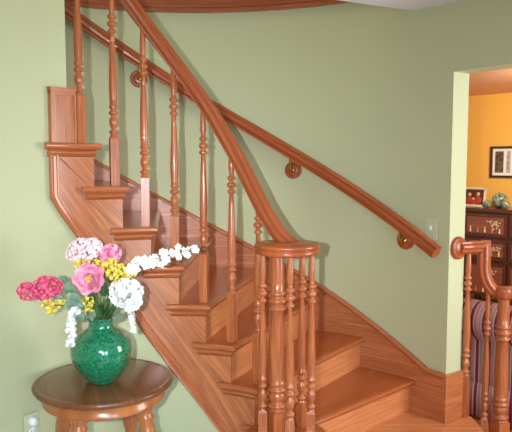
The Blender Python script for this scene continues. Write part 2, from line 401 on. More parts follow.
# ---------------------------------------------------------------- balusters
def bal_prof(h_block, top):
    """turned part above the block, top = total height"""
    b = h_block
    L = [(0, .019), (.006, .0160), (.010, .0150), (.014, .0205), (.020, .0228), (.026, .0205), (.031, .0140), (.038, .0135), (.050, .0175), (.066, .0212), (.082, .0190),
         (.094, .0140), (.100, .0138), (.104, .0200), (.111, .0232), (.118, .0205), (.122, .0150), (.128, .0145), (.133, .0190), (.140, .0212), (.147, .0188), (.151, .0160),
         (.175, .0178), (.215, .0196), (.270, .0190), (.350, .0160), (.430, .0132), (.482, .0118), (.487, .0170), (.494, .0202), (.501, .0175), (.505, .0125),
         (.512, .0128), (.518, .0195), (.527, .0228), (.536, .0195), (.541, .0130), (.548, .0128), (.553, .0175), (.560, .0202), (.567, .0175), (.571, .0125), (.582, .0135), (.600, .0148), (.64, .0140)]
    L = [(b+z, r*(.84 if r < .0146 and (.02 < z < .16 or .47 < z < .59) else 1)) for z, r in L]
    if top > L[-1][0]+.01: L.append((top, .0105))
    return L
def block(mb, h, w, z0=0, ang=0):
    R = Matrix.Rotation(ang, 3, 'Z'); c = w/2; ch = .010
    mb.box((0, 0, z0+(h-ch)/2), (w, w, h-ch), M=R, ax=2)
    q = [R@Vector((a*c, b*c, z0+h-ch)) for a, b in ((-1, -1), (1, -1), (1, 1), (-1, 1))]; p = [R@Vector((a*c*.74, b*c*.74, z0+h)) for a, b in ((-1, -1), (1, -1), (1, 1), (-1, 1))]
    for i in range(4):
        j = (i+1) % 4; mb.add([q[i], q[j], p[j], p[i]], [(0, 0), (.04, 0), (.04, .01), (0, .01)])
    mb.add(p, [(0, 0)]*4)
def baluster(parent, pos, top, ang, hb=.245, name='baluster', fat=1.0, w=.041, sz=1.0):
    mb = MB(); h = top-pos[2]
    block(mb, hb, w, 0, ang)
    mb.lathe([(min(h, hb+(z-hb)*sz), r*fat) for z, r in bal_prof(hb, h)[:-1]]+[bal_prof(hb, h)[-1]], (0, 0, 0), 20)
    mb.v = [tuple(Vector(v)+Vector(pos)) for v in mb.v]
    return mb.build(name, OAKB, parent, loc=pos)

RB = .743
ba = empty('balustrade', (CX, CY, 0), 'open oak balustrade of turned balusters and curved handrail winding up the stair', 'stair railing')
def railz(k):
    K = [(-.6, 1.252), (-.2, 1.255), (.15, 1.262), (.45, 1.29), (.74, 1.332), (1.27, 1.43), (1.77, 1.562), (2.3, 1.68+.012), (2.64, 1.768), (3.1, 1.875), (3.5, 1.957), (4, 2.052), (9, 3.0)]
    for (a, za), (b, zb) in zip(K, K[1:]):
        if k <= b: return za+(zb-za)*(k-a)/(b-a)
    return K[-1][1]
def railzs(k): return sum(railz(k+d) for d in (-.3, -.15, 0, .15, .3))/5
_h = [(.021, -.034), (.021, -.024), (.026, -.021), (.033, -.013), (.035, -.004), (.033, .004), (.024, .010), (.023, .014), (.0265, .020), (.024, .027), (.016, .033), (.006, .0355)]
RAILP = [(-a, b) for a, b in _h]+[(a, b) for a, b in _h[::-1]]
ks = [-.05+(7.98+.05)*i/90 for i in range(91)]
mb = MB(); mb.sweep([P(RB, th(k), railzs(k)) for k in ks], [Vector((cos(th(k)), sin(th(k)), 0)) for k in ks], RAILP[::-1], sharp=True); hr = mb.build('handrail', RAIL, ba)
for k in range(1, 8):
    kb = k+(.54 if k == 7 else .42); t = th(kb); baluster(ba, P(RB, t, zt(k)), railzs(kb)-.022, t, hb=.228 if k == 7 else .236 if k == 6 else .245)
# round volute cap over the newel cluster
mb = MB(); mb.lathe([(1.226, .10), (1.228, .135), (1.234, .143), (1.240, .1435), (1.252, .1435), (1.2525, .1385), (1.257, .1385), (1.2575, .146), (1.263, .149), (1.270, .149), (1.275, .145), (1.277, .136), (1.2735, .132), (1.2735, .126), (1.278, .122), (1.2785, .02), (1.2785, .0)], NC, 48); mb.build('volute_cap', RAIL, ba)
# newel in the middle of the cluster
def newel(parent, pos, top, base, hb, ang, name='newel_post', fat=1.0):
    mb = MB(); k = 1
    block(mb, hb, .078, 0, ang)
    T = top-pos[2]; b = hb
    L = [(0, .036), (.008, .030), (.014, .036), (.022, .040), (.030, .036), (.034, .029), (.046, .031), (.062, .036), (.078, .034), (.086, .030), (.090, .036), (.098, .040), (.106, .036), (.112, .031), (.120, .035), (.127, .037), (.134, .034), (.142, .0315),
         (.20, .0335), (.28, .0335), (.38, .031), (.468, .0285), (.472, .034), (.479, .0365), (.486, .034), (.490, .029), (.498, .031), (.506, .0355), (.514, .038), (.522, .0355), (.528, .030), (.536, .030), (.541, .034), (.548, .036), (.554, .033), (.560, .0285), (.60, .029), (.64, .028)]
    L = [(b+z, .033+(r-.033)*1.5 if z < .14 or .47 < z < .56 else r) for z, r in L]+[(T, .026)]
    mb.lathe([(z, r*fat) for z, r in L], (0, 0, 0), 28); mb.v = [tuple(Vector(v)+Vector(pos)) for v in mb.v]
    return mb.build(name, OAKB, parent, loc=pos)
newel(ba, (.098, 2.80, .379), 1.228, 0, .118, .5, fat=1.1)
for x, y in ((.031, 2.79), (.150, 2.685), (.253, 2.775), (.217, 2.885), (.075, 2.885)):
    baluster(ba, (x, y, .379), 1.232, math.atan2(y-2.79, x-.142), hb=.120, sz=1.04)

# wall handrail
wr = empty('wall_handrail', P(1.72, th(1), 1.4), 'oak handrail fixed along the curved green wall on round brackets', 'handrail')
WZ = lambda k: nose(th(k))+.862+max(0, k-4.5)*.022
ks = [-.47+(9.5)*i/100 for i in range(101)]
SM = [(a*.86, b*1.08) for a, b in RAILP]
mb = MB(); mb.sweep([P(1.715, th(k), WZ(k)) for k in ks], [Vector((cos(th(k)), sin(th(k)), 0)) for k in ks], SM[::-1], sharp=True); mb.build('rail', RAIL, wr)
for k, z in ((5.367, 2.179), (2.45, 1.593), (.271, 1.191)):
    t = th(k); M3 = Matrix((Vector((-sin(t), cos(t), 0)), Vector((0, 0, 1)), Vector((-cos(t), -sin(t), 0)))).transposed()
    mb = MB(); mb.lathe([(-.006, .056), (.008, .056), (.013, .052), (.015, .046), (.012, .041), (.014, .037), (.020, .033), (.022, .026), (.022, .0)], P(RW, t, z), 30, M3)
    ro_ = mb.build('rosette', RAIL, wr); ro_['_w'] = tuple(wr.location)
    mb = MB(); mb.lathe([(.018, .017), (.026, .016), (.03, .010), (.031, 0)], P(RW, t, z), 16, M3)
    zr = WZ(k)-.03
    mb.tube([P(RW-.02, t, z), P(RW-.05, t, z-.004), P(RW-.072, t, z+.012), P(1.715, t, zr)], .0065, 8); o = mb.build('bracket', BRASS, wr); o['label'] = 'brass bracket arm'

# ---------------------------------------------------------------- panel on the wall end, fascia
mb = MB()
mb.arc(RS, .705, 2.268, 2.440, 1.729, 1.956, 10, 'z')
for (a_, b_, z0, z1) in ((2.412, 2.444, 1.729, 1.962), (2.264, 2.276, 1.729, 1.962)): mb.arc(RS-.012, .70, a_, b_, z0, z1, 3, 'z')
mb.arc(RS-.012, .70, 2.264, 2.444, 1.940, 1.962, 10); mb.arc(RS-.016, .70, 2.260, 2.449, 1.962, 1.972, 10)
o = mb.build('trim_2', OAK); o['kind'] = 'structure'
mb = MB(); ta, tb = .86, 2.6
mb.arc(RW-.03, RW, ta, tb, 2.615, 2.95, 60)
def band(z0, z1, p): mb.arc(RW-p, RW, ta, tb, z0, z1, 60)
band(2.603, 2.622, .042); band(2.632, 2.645, .038); band(2.655, 2.662, .034)
o = mb.build('trim_3', RAIL); o['kind'] = 'structure'

# ---------------------------------------------------------------- landing railing with gooseneck
lr = empty('landing_railing', (1.13, 3.43, .19), 'oak railing with gooseneck bend starting at the bright door jamb', 'railing')
jc = c0+nn*.068+dd*.0
jc = jc+nn*.006; M3 = Matrix((nn, Vector((0, 0, 1)), dd)).transposed()
zr = 1.168
RP2 = [(a*.95, b*.98) for a, b in RAILP]
mb = MB(); mb.lathe([(0, .064), (.012, .064), (.018, .060), (.021, .050), (.018, .045), (.022, .040), (.026, .036), (.026, 0)], Vector((jc.x, jc.y, zr)), 32, M3); mb.build('rosette', RAIL, lr)
sx = [(jc+dd*.01+Vector((0, 0, zr))), Vector((1.150, 3.425, zr)), Vector((1.172, 3.425, zr)), Vector((1.20, 3.44, zr)), Vector((1.24, 3.462, zr)), Vector((1.275, 3.478, zr))]
lat0 = [dd.cross(Vector((0, 0, 1)))*1]
pts = sx; lats = []
for i, p in enumerate(pts):
    t = (pts[min(i+1, len(pts)-1)]-pts[max(i-1, 0)]); t.z = 0; t.normalize(); lats.append(Vector((0, 0, 1)).cross(t))
mb = MB(); mb.sweep(pts, lats, RP2, sharp=True); mb.build('rail', RAIL, lr)
# gooseneck in one vertical plane: level, mitred down, curved back to level
g = Vector((1, -.0, 0)).normalized(); L0 = Vector((0, 0, 1)).cross(g); bx = Vector((1.256, 3.478, 0))
prof2 = [(0, zr), (.012, zr), (.034, zr), (.034, zr-.02), (.034, zr-.05), (.034, zr-.10), (.036, zr-.135), (.044, zr-.175), (.062, zr-.215), (.086, zr-.245), (.112, zr-.26), (.142, zr-.264)]
mb = MB(); pts = [bx+g*a+Vector((0, 0, z)) for a, z in prof2]; mb.sweep(pts, [L0]*len(pts), RP2, sharp=True, us={2: 1.414}); mb.build('gooseneck', RAIL, lr)
e0 = pts[-1]
pts = [e0-g*.02, e0+g*.05, e0+g*.3+Vector((0, -.06, 0)), e0+g*.7+Vector((0, -.3, 0))]
mb = MB(); mb.sweep(pts, [L0]*4, RP2, sharp=True); mb.build('rail', RAIL, lr)
NP = Vector((1.402, 3.455, 0))
mb = MB(); mb.lathe([(.873, .034), (.878, .046), (.888, .049), (.924, .049), (.934, .047), (.939, .040), (.941, 0)], NP, 32); mb.build('newel_cap', RAIL, lr)
baluster(lr, (1.196, 3.450, .19), zr-.02, -.55, hb=.244)
baluster(lr, (1.322, 3.478, 0), .905+.01, -.3, hb=.170)
newel(lr, (NP.x, NP.y, 0), .878, 0, .165, .4, fat=1.15)

# ---------------------------------------------------------------- switch plate, outlet
t = .700; M3 = Matrix((Vector((sin(t), -cos(t), 0)), Vector((cos(t), sin(t), 0)), Vector((0, 0, 1)))).transposed()
s_ = empty('light_switch', P(RW, t, 1.27), 'painted switch plate on the green wall above the handrail end', 'light switch')
mb = MB(); mb.box(P(RW-.003, t, 1.27), (.078, .007, .122), M=M3); mb.build('plate', PLATE, s_, bevel=.003)
mb = MB(); mb.box(P(RW-.010, t, 1.275), (.010, .012, .024), M=M3); mb.build('toggle', WPLAS, s_, bevel=.002)
oc = Vector((-.994, 2.656, .478)); M3 = Matrix((-d1, -n1*-1, Vector((0, 0, 1)))).transposed()
on = -n1
outp = empty('wall_outlet', oc, 'painted outlet plate low on the green wall beside the round table', 'outlet')
mb = MB(); mb.box(oc+on*.003, (.075, .007, .118), M=M3); mb.build('plate', PLATE, outp, bevel=.003)
for dz, mm in ((-.022, 'outlet_socket'),):
    mb = MB(); Mn = Matrix((-d1, Vector((0, 0, 1)), on)).transposed(); mb.lathe([(.0, .017), (.009, .017), (.010, .015), (.010, 0)], oc+Vector((0, 0, dz)), 20, Mn)
    so = mb.build('socket', WPLAS, outp); so['_w'] = tuple(oc)
    for a in (-.006, .006):
        mb = MB(); mb.box(oc+Vector((0, 0, dz+.002))+on*.0105-d1*a, (.0025, .002, .009), M=M3); mb.build('slot', DARK, so)
nl = empty('night_light', oc+Vector((0, 0, .024)), 'small white round night light plugged into the wall outlet', 'night light')
mb = MB(); mb.lathe([(.008, .020), (.022, .020), (.030, .017), (.034, .010), (.035, 0)], oc+Vector((0, 0, .024)), 20, Mn); mb.build('shade', WPLAS, nl)
mb = MB(); mb.box(oc+Vector((0, 0, .024))+on*.011, (.022, .008, .022), M=M3); mb.build('plug_body', WPLAS, nl)

# ---------------------------------------------------------------- round table
TCn = Vector((-.648, 2.575, 0)); TZ = .722
tb_ = empty('round_side_table', TCn, 'round dark brown wooden table with turned legs below the stair', 'table')
mb = MB(); o = 3.3
KT = 1.0
prof = [(TZ-.028, .0), (TZ-.028, .265), (TZ-.026, .280), (TZ-.021, .288), (TZ-.012, .2925), (TZ-.005, .291), (TZ-.001, .285), (TZ, .277), (TZ-.0012, .272), (TZ-.0012, .262), (TZ, .258), (TZ, .13), (TZ, 0)]
n = 72; G = []; U = []
for z, r in prof:
    row = [TCn+Vector((KT*r*cos(-2*PI*j/n), KT*r*sin(-2*PI*j/n), z)) for j in range(n)]
    G.append(row); U.append([(p.y*.9-p.x*.35+o, p.x*.9+p.y*.35+z) for p in row])
mb.grid(G, U, True, False, True)
mb.uv = [[(mb.v[i][1]*.94-mb.v[i][0]*.35, mb.v[i][0]*.94+mb.v[i][1]*.35) for i in f] for f in mb.f]
mb.build('tabletop', TABLE, tb_)
APW = wood('table_apron_wood', srgb(150, 82, 40), srgb(190, 116, 64), rough=.25, coat=.5)
mb = MB(); mb.lathe([(TZ-.082, .235), (TZ-.082, .250), (TZ-.076, .254), (TZ-.070, .250), (TZ-.03, .250), (TZ-.028, .235)], TCn, 64); mb.build('apron', APW, tb_)
for i, a in enumerate((-108, -18, 72, 162)):
    a = math.radians(a); dr = Vector((cos(a), sin(a), 0)); tilt = .14
    ax = Vector((-dr.x*sin(tilt), -dr.y*sin(tilt), cos(tilt))); up = Vector((0, 0, 1)).cross(ax).normalized(); M3 = Matrix((up, ax.cross(up), ax)).transposed()
    foot = TCn+dr*(.18+.095)
    pr = [(0, .014), (.02, .018), (.05, .016), (.12, .022), (.30, .028), (.36, .024), (.372, .031), (.385, .033), (.398, .029), (.41, .024), (.43, .029), (.46, .034), (.50, .036), (.54, .033), (.56, .027), (.572, .033), (.583, .036), (.594, .032), (.602, .027), (.612, .034), (.625, .038), (.64, .036), (.672, .036)]
    mb = MB(); mb.lathe(pr, foot, 22, M3); mb.build('leg', APW, tb_)

# ---------------------------------------------------------------- vase
VC = Vector((-.650, 2.55, TZ))
vm = mat('emerald_glaze', srgb(10, 120, 85), .06, 1); nt = vm.node_tree; N_ = nt.nodes; L_ = nt.links
tc = N_.new('ShaderNodeTexCoord'); vo = N_.new('ShaderNodeTexVoronoi'); vo.inputs['Scale'].default_value = 130; L_.new(tc.outputs['Object'], vo.inputs[0])
nz = N_.new('ShaderNodeTexNoise'); nz.inputs['Scale'].default_value = 70; nz.inputs['Detail'].default_value = 3; L_.new(tc.outputs['Object'], nz.inputs[0])
ad = N_.new('ShaderNodeMath'); ad.operation = 'MULTIPLY'; L_.new(vo.outputs['Distance'], ad.inputs[0]); L_.new(nz.outputs[0], ad.inputs[1])
cr = N_.new('ShaderNodeValToRGB'); cr.color_ramp.elements[0].position = .05; cr.color_ramp.elements[0].color = (*srgb(22, 142, 98), 1); cr.color_ramp.elements[1].position = .42; cr.color_ramp.elements[1].color = (*srgb(4, 88, 60), 1)
L_.new(ad.outputs[0], cr.inputs[0]); L_.new(cr.outputs[0], N_['Principled BSDF'].inputs['Base Color'])
va = empty('vase', VC, 'glossy mottled emerald green round vase standing on the round table', 'vase')
vp = [(z*1.058, r*1.065) for z, r in [(0, 0), (0, .052), (.004, .056), (.02, .070), (.045, .090), (.075, .108), (.105, .1175), (.13, .1205), (.155, .117), (.178, .104), (.196, .083), (.208, .062), (.215, .052), (.222, .048), (.240, .047), (.250, .050), (.256, .058), (.258, .057), (.252, .048), (.240, .044), (.21, .044)]]
mb = MB(); mb.lathe(vp[:16], VC, 48); mb.build('body', vm, va)
mb = MB(); mb.lathe([(z*1.058, r*1.05) for z, r in [(.249, .049), (.253, .056), (.2575, .0605), (.259, .059), (.255, .052), (.248, .046)]], VC, 48); mb.build('rim', vm, va)

# ---------------------------------------------------------------- flowers (each stem its own thing)
def fmat(name, a, b, sc=60, rough=.6):
    m = mat(name, a, rough); nt = m.node_tree; N = nt.nodes; L = nt.links
    tc = N.new('ShaderNodeTexCoord'); n = N.new('ShaderNodeTexNoise'); n.inputs['Scale'].default_value = sc; L.new(tc.outputs['Object'], n.inputs[0])
    cr = N.new('ShaderNodeValToRGB'); cr.color_ramp.elements[0].position = .35; cr.color_ramp.elements[0].color = (*a, 1); cr.color_ramp.elements[1].position = .65; cr.color_ramp.elements[1].color = (*b, 1)
    L.new(n.outputs[0], cr.inputs[0]); L.new(cr.outputs[0], N['Principled BSDF'].inputs['Base Color']); return m
F_PALE = fmat('pale_pink_petal', srgb(246, 204, 216), srgb(254, 240, 240), 70)
F_PINK = fmat('pink_petal', srgb(236, 128, 172), srgb(253, 200, 218), 50)
F_HOT = fmat('hot_pink_petal', srgb(214, 44, 96), srgb(250, 130, 165), 60)
F_WHT = fmat('white_petal', srgb(222, 224, 222), srgb(240, 240, 236), 40)
F_YEL = fmat('yellow_petal', srgb(232, 202, 52), srgb(253, 238, 112), 80)
LEAF = fmat('dull_green_leaf', srgb(100, 130, 108), srgb(146, 168, 142), 25)
BLADE = fmat('dark_green_leaf', srgb(40, 74, 40), srgb(74, 112, 60), 30)
STEM = mat('stem_green', srgb(80, 112, 60), .6)
def at(px, py, Y):
    Y = Y+.03 if Y > 2 else Y
    x = (px-256)/F; y = (216-py)/F; c, s = cos(PITCH), sin(PITCH); r = Vector((x, c+y*s, -s+y*c)); return r*(Y/r.y)+Vector((0, 0, EZ))
def petal(mb, c, out, up, ln, wd, curl=.3, nseg=4):
    """a cupped petal starting at c, growing along out and bending towards up"""
    out = out.normalized(); side = out.cross(up).normalized(); up = side.cross(out).normalized()
    G = []; U = []
    for i in range(nseg+1):
        u = i/nseg; w = wd*(math.sin(PI*(.12+.80*u))**.8)
        ctr = c+out*(ln*u*cos(curl*u))+up*(ln*curl*u*u)
        G.append([ctr+side*(w*s)+up*(abs(s)**2*w*.5) for s in (-1, -.5, 0, .5, 1)]); U.append([(u*ln, s*w) for s in (-1, -.5, 0, .5, 1)])
    mb.grid(G, U, True)
def floret(mb, c, nrm, r, n=5):
    nrm = nrm.normalized(); a = nrm.orthogonal().normalized(); b = nrm.cross(a); p0 = random.random()*6
    for i in range(n):
        t = p0+2*PI*i/n; d = a*cos(t)+b*sin(t)+nrm*.35
        petal(mb, c, d, nrm, r, r*.48, .25, 2)
def fib(n):
    for i in range(n):
        z = 1-2*(i+.5)/n; t = i*2.39996; q = math.sqrt(1-z*z); yield Vector((q*cos(t), q*sin(t), z))
def cluster(mb, c, rx, ry, rz, n, fr, tilt=None):
    for d in fib(n):
        d = (d+Vector([random.uniform(-.12, .12) for _ in range(3)])).normalized()
        k = random.uniform(.82, 1.05); v = Vector((d.x*rx, d.y*ry, d.z*rz))*k
        if tilt: v = tilt@v
        floret(mb, c+v, (tilt@d if tilt else d), fr*random.uniform(.8, 1.15))
def peony(mb, c, nrm, R):
    nrm = nrm.normalized(); a = nrm.orthogonal().normalized(); b = nrm.cross(a)
    for ring, (n, el, l, w) in enumerate(((9, .05, 1.0, .42), (9, .35, .88, .38), (8, .7, .70, .32), (7, 1.05, .52, .26), (5, 1.35, .36, .18))):
        for i in range(n):
            t = 2*PI*(i+.5*ring)/n+random.uniform(-.15, .15); d = (a*cos(t)+b*sin(t))*cos(el)+nrm*sin(el)
            petal(mb, c-nrm*R*.15, d, nrm, R*l*random.uniform(.9, 1.08), R*w, .45)
MOUTH = VC+Vector((0, 0, .270))
def bez(a, b, c, n=10): return [a*(1-t)**2+b*2*t*(1-t)+c*t*t for t in [i/n for i in range(n+1)]]
def stem_to(c, r=.0022, off=(0, 0), drop=False):
    o = Vector((off[0], off[1], 0)); m = MOUTH+o; s0 = VC+o*.4+Vector((0, 0, .12))
    mid = m+Vector(((c.x-m.x)*.25, (c.y-m.y)*.25, max(.05, (c.z-m.z)*.75)))
    pts = [s0, m]+bez(m, mid, c)[1:]; mb = MB(); mb.tube(pts, r, 6); return mb
def flower(name, label, cat, c, headmb, hm, off, leaves=(), part='blossom', extra=None, group=None):
    e = empty(name, MOUTH+Vector((off[0], off[1], -.01)), label, cat, group or 'flower stems in the emerald vase')
    headmb.build(part, hm, e); stem_to(c, off=off).build('stem', STEM, e)
    for (lc, d, ln, wd, m) in leaves:
        mb = MB(); petal(mb, lc, d, Vector((0, -.6, .8)), ln, wd, .25, 6)
        ob = mb.build('leaf', m, e); sd = ob.modifiers.new('thick', 'SOLIDIFY'); sd.thickness = .0008
    if extra: extra(e)
    return e
V = Vector
c = at(85, 249, 2.50); mb = MB()
cluster(mb, c+V((0, 0, .0)), .062, .05, .040, 120, .0125); cluster(mb, c+V((-.045, 0, -.022)), .03, .03, .022, 34, .0115); cluster(mb, c+V((.035, 0, .012)), .03, .03, .028, 36, .0115)
flower('hydrangea_stem', 'pale pink hydrangea cluster at the top of the bouquet', 'flower', c, mb, F_PALE, (-.01, .02))
c = at(110, 254, 2.54); mb = MB(); cluster(mb, c, .038, .035, .034, 30, .017); peony(mb, c+V((0, -.02, .0)), V((.3, -1, .4)), .038)
flower('phlox_stem', 'deeper pink ruffled blossom at the upper right of the bouquet', 'flower', c, mb, F_PINK, (.012, .02))
c = at(90, 279, 2.42); mb = MB(); peony(mb, c, V((.1, -1, .25)), .070); peony(mb, c+V((.012, -.012, -.012)), V((-.3, -1, .1)), .05)
def center(e):
    mb = MB(); q = at(90, 279, 2.41)+V((0, -.018, .004))
    for d in fib(40):
        if d.y < .2: mb.tube([q, q+d*.014], .0016, 4)
    o = mb.build('stamens', F_YEL, e); o['label'] = 'yellow stamens'
flower('peony_stem', 'large pink open peony facing forward above the vase', 'flower', c, mb, F_PINK, (-.012, -.012), extra=center)
c = at(46, 288, 2.42); mb = MB(); R_ = Matrix.Rotation(-.18, 3, 'Y')
cluster(mb, c, .060, .038, .040, 130, .0122, R_); cluster(mb, at(28, 291, 2.40), .038, .03, .034, 60, .011)
flower('hot_pink_stem', 'hot pink flower spike leaning out to the left of the vase', 'flower', at(58, 288, 2.43), mb, F_HOT, (-.03, 0),
       [(at(68, 284, 2.45), V((-.6, -.2, .5)), .05, .013, LEAF), (at(64, 298, 2.43), V((-.9, -.3, .0)), .05, .014, LEAF)])
def yellow(c, spots, label, off, leaves=()):
    mb = MB()
    for (x, y, r, n) in spots:
        q = at(x, y, c.y+random.uniform(-.015, .015))
        for d in fib(n): floret(mb, q+V((d.x*r*1.35, d.y*r, d.z*r*1.1))*random.uniform(.7, 1.05), d, .0105, 4)
        mb.tube(bez(c+V((0, .01, -.03)), (c+q)/2+V((0, 0, -.015)), q, 4), .0012, 4)
    flower('yellow_filler_stem', label, 'flower', c, mb, F_YEL, off, leaves)
yellow(at(116, 276, 2.44), [(98, 265, .016, 14), (107, 267, .016, 14), (113, 273, .02, 18), (122, 278, .022, 20), (120, 268, .014, 12), (131, 272, .018, 16), (134, 264, .012, 10), (126, 284, .014, 12), (112, 262, .012, 8)], 'yellow flower spray reaching over the middle right of the bouquet', (.02, -.01))
yellow(at(82, 263, 2.46), [(79, 264, .013, 10), (86, 261, .012, 10), (76, 258, .008, 5)], 'small yellow spray between the pale cluster and the peony', (-.01, .005))
yellow(at(54, 305, 2.42), [(46, 303, .014, 12), (54, 307, .016, 14), (61, 303, .012, 10), (50, 311, .010, 6)], 'low yellow spray at the left under the hot pink spike', (-.032, -.012))
yellow(at(90, 305, 2.41), [(88, 301, .014, 12), (92, 307, .014, 12), (87, 311, .010, 8), (93, 314, .008, 6)], 'small yellow spray hanging directly over the vase mouth', (-.014, -.024))
c = at(127, 294, 2.43); mb = MB(); peony(mb, c, V((.3, -1, .35)), .060); peony(mb, c+V((.018, .006, -.026)), V((.6, -1, -.2)), .045); cluster(mb, c+V((0, -.005, .005)), .052, .03, .042, 34, .028)
flower('white_peony_stem', 'full white peony at the right edge of the vase mouth', 'flower', c, mb, F_WHT, (.03, -.006))
def orchid(pts, label, off, n, fr, spread, leaves=()):
    mb = MB(); C_ = bez(*pts, 24)
    for i in range(n):
        u = .1+.88*i/(n-1); p = C_[min(24, int(u*24))]; s = 1-.45*u
        q = p+V([random.uniform(-1, 1)*spread*s for _ in range(3)]); floret(mb, q, V((random.uniform(-.7, .7), -1, random.uniform(-.5, .7))), fr*s*random.uniform(.85, 1.2))
    e = flower('white_orchid_stem', label, 'flower', pts[0], mb, F_WHT, off, leaves)
    mb = MB(); mb.tube(C_, .0016, 5); mb.build('spray_stem', STEM, e)
orchid((at(131, 264, 2.44), at(160, 259, 2.42), at(201, 246, 2.40)), 'white blossom spray reaching right across the stair string', (.025, .01), 36, .025, .028)
orchid((at(79, 308, 2.39), at(70, 312, 2.37), at(71, 350, 2.385)), 'white blossom spray drooping down the left side of the vase', (-.03, -.02), 30, .021, .014)
orchid((at(124, 304, 2.42), at(136, 305, 2.40), at(133, 335, 2.41)), 'white blossom spray drooping down the right side of the vase', (.034, -.012), 24, .018, .011)
# foliage stem
e = empty('foliage_stem', MOUTH, 'grey green broad leaves and dark blades filling the vase mouth', 'foliage')
for (x, y, Y, d, ln, wd, m) in [
    (84, 312, 2.43, V((-.9, -.2, .35)), .085, .030, LEAF), (80, 306, 2.44, V((-.6, -.2, .6)), .075, .026, LEAF), (86, 318, 2.42, V((-.8, -.4, .05)), .07, .022, LEAF),
    (72, 296, 2.47, V((-.1, -.2, .9)), .07, .022, LEAF), (92, 318, 2.42, V((.1, -.5, .7)), .06, .018, LEAF), (112, 320, 2.43, V((.8, -.3, .3)), .065, .020, LEAF),
    (100, 318, 2.43, V((.35, -.3, .9)), .085, .014, BLADE), (104, 318, 2.43, V((.6, -.3, .9)), .09, .012, BLADE), (98, 318, 2.43, V((.15, -.3, 1)), .095, .012, BLADE),
    (106, 319, 2.42, V((.9, -.3, .8)), .085, .011, BLADE), (103, 318, 2.45, V((.4, .1, 1)), .11, .012, BLADE), (108, 318, 2.46, V((.7, .1, 1)), .10, .013, BLADE),
    (96, 318, 2.45, V((-.3, 0, 1)), .10, .018, BLADE), (90, 318, 2.46, V((-.7, 0, .8)), .09, .020, LEAF), (116, 320, 2.44, V((.5, -.3, .6)), .06, .013, LEAF), (94, 319, 2.41, V((-.3, -.5, .6)), .05, .018, LEAF),
    (122, 308, 2.44, V((.6, -.1, .3)), .06, .014, LEAF), (92, 300, 2.48, V((.2, .1, 1)), .07, .02, BLADE), (104, 296, 2.47, V((.2, 0, 1)), .06, .02, BLADE)]:
    mb = MB(); petal(mb, at(x, y, Y), d, V((0, -.7, .6)), ln, wd, .22, 6); o = mb.build('leaf', m, e); sd = o.modifiers.new('thick', 'SOLIDIFY'); sd.thickness = .0008
mb = MB()
for q in range(7):
    a = q*.9; mb.tube([VC+V((0, 0, .12)), MOUTH+V((.02*cos(a), .02*sin(a), .0)), MOUTH+V((.035*cos(a), .03*sin(a), .06+.01*q))], .0022, 5)
mb.build('stem', STEM, e)

# ---------------------------------------------------------------- dining room furniture
Rc = Matrix.Rotation(-PI/4, 3, 'Z')
CF = 6.80                                      # cabinet front plane
s0 = -3.40; cw = 1.62
def Qb(mb, s, d, z, size, **k): mb.box(Q(s, d, z), size, M=Rc, **k)
cb = empty('sideboard', Q(s0+cw/2, CF+.2), 'dark mahogany sideboard with painted panels against the orange wall', 'sideboard')
ZT = 1.125
mb = MB(); Qb(mb, s0+cw/2, CF+.20, ZT-.02, (cw+.06, .44, .04)); mb.build('top', DARKW, cb, bevel=.006)
mb = MB(); Qb(mb, s0+cw/2, CF+.205, (ZT-.04+.08)/2+.04, (cw, .39, ZT-.04-.10)); mb.build('carcass', DARKW, cb)
for i in range(4):
    mb = MB(); Qb(mb, s0+.05+(cw-.1)*(i % 2), CF+.06+.3*(i//2), .05, (.06, .06, .10)); mb.build('foot', DARKW, cb)
GOLD = mat('painted_inlay', srgb(214, 190, 150), .5); CORAL = mat('coral_inlay', srgb(200, 110, 70), .5)
rows = [(1.07, .80), (.775, .54), (.515, .12)]
# right edge of first column at pixel 507
for ci in range(3):
    w = .50; sc = s0+.03+.26+ci*.525
    for (za, zb) in rows:
        mb = MB(); Qb(mb, sc, CF-.004, (za+zb)/2, (w, .022, za-zb-.012), ax=0); dr = mb.build('door', DARKW, cb, bevel=.003); dr['_w'] = tuple(cb.location)
        mb = MB(); Qb(mb, sc, CF-.018, (za+zb)/2, (w-.07, .008, za-zb-.085), ax=0); mb.m = 1
        for q in range(5):
            u = sc-w*.34+q*.085; zb_ = zb+.055; hgt = random.uniform(.045, .075)
            mb.m = 1+q % 2; mb.lathe([(0, .012), (hgt*.6, .008), (hgt*.62, .004)], Q(u, CF-.023, zb_), 8); mb.lathe([(hgt*.6, .002), (hgt*.75, .010), (hgt*.95, .006), (hgt, 0)], Q(u, CF-.023, zb_), 8)
        mb.m = 1
        for q in range(26):
            u = sc+random.gauss(.10, .05); z_ = za-.075-abs(random.gauss(0, .035))
            if z_ > zb+.09 and abs(u-sc) < w*.4: floret(mb, Q(u, CF-.023, z_), -n45, .014, 4)
        mb.build('panel', [PANW, GOLD, CORAL], dr)
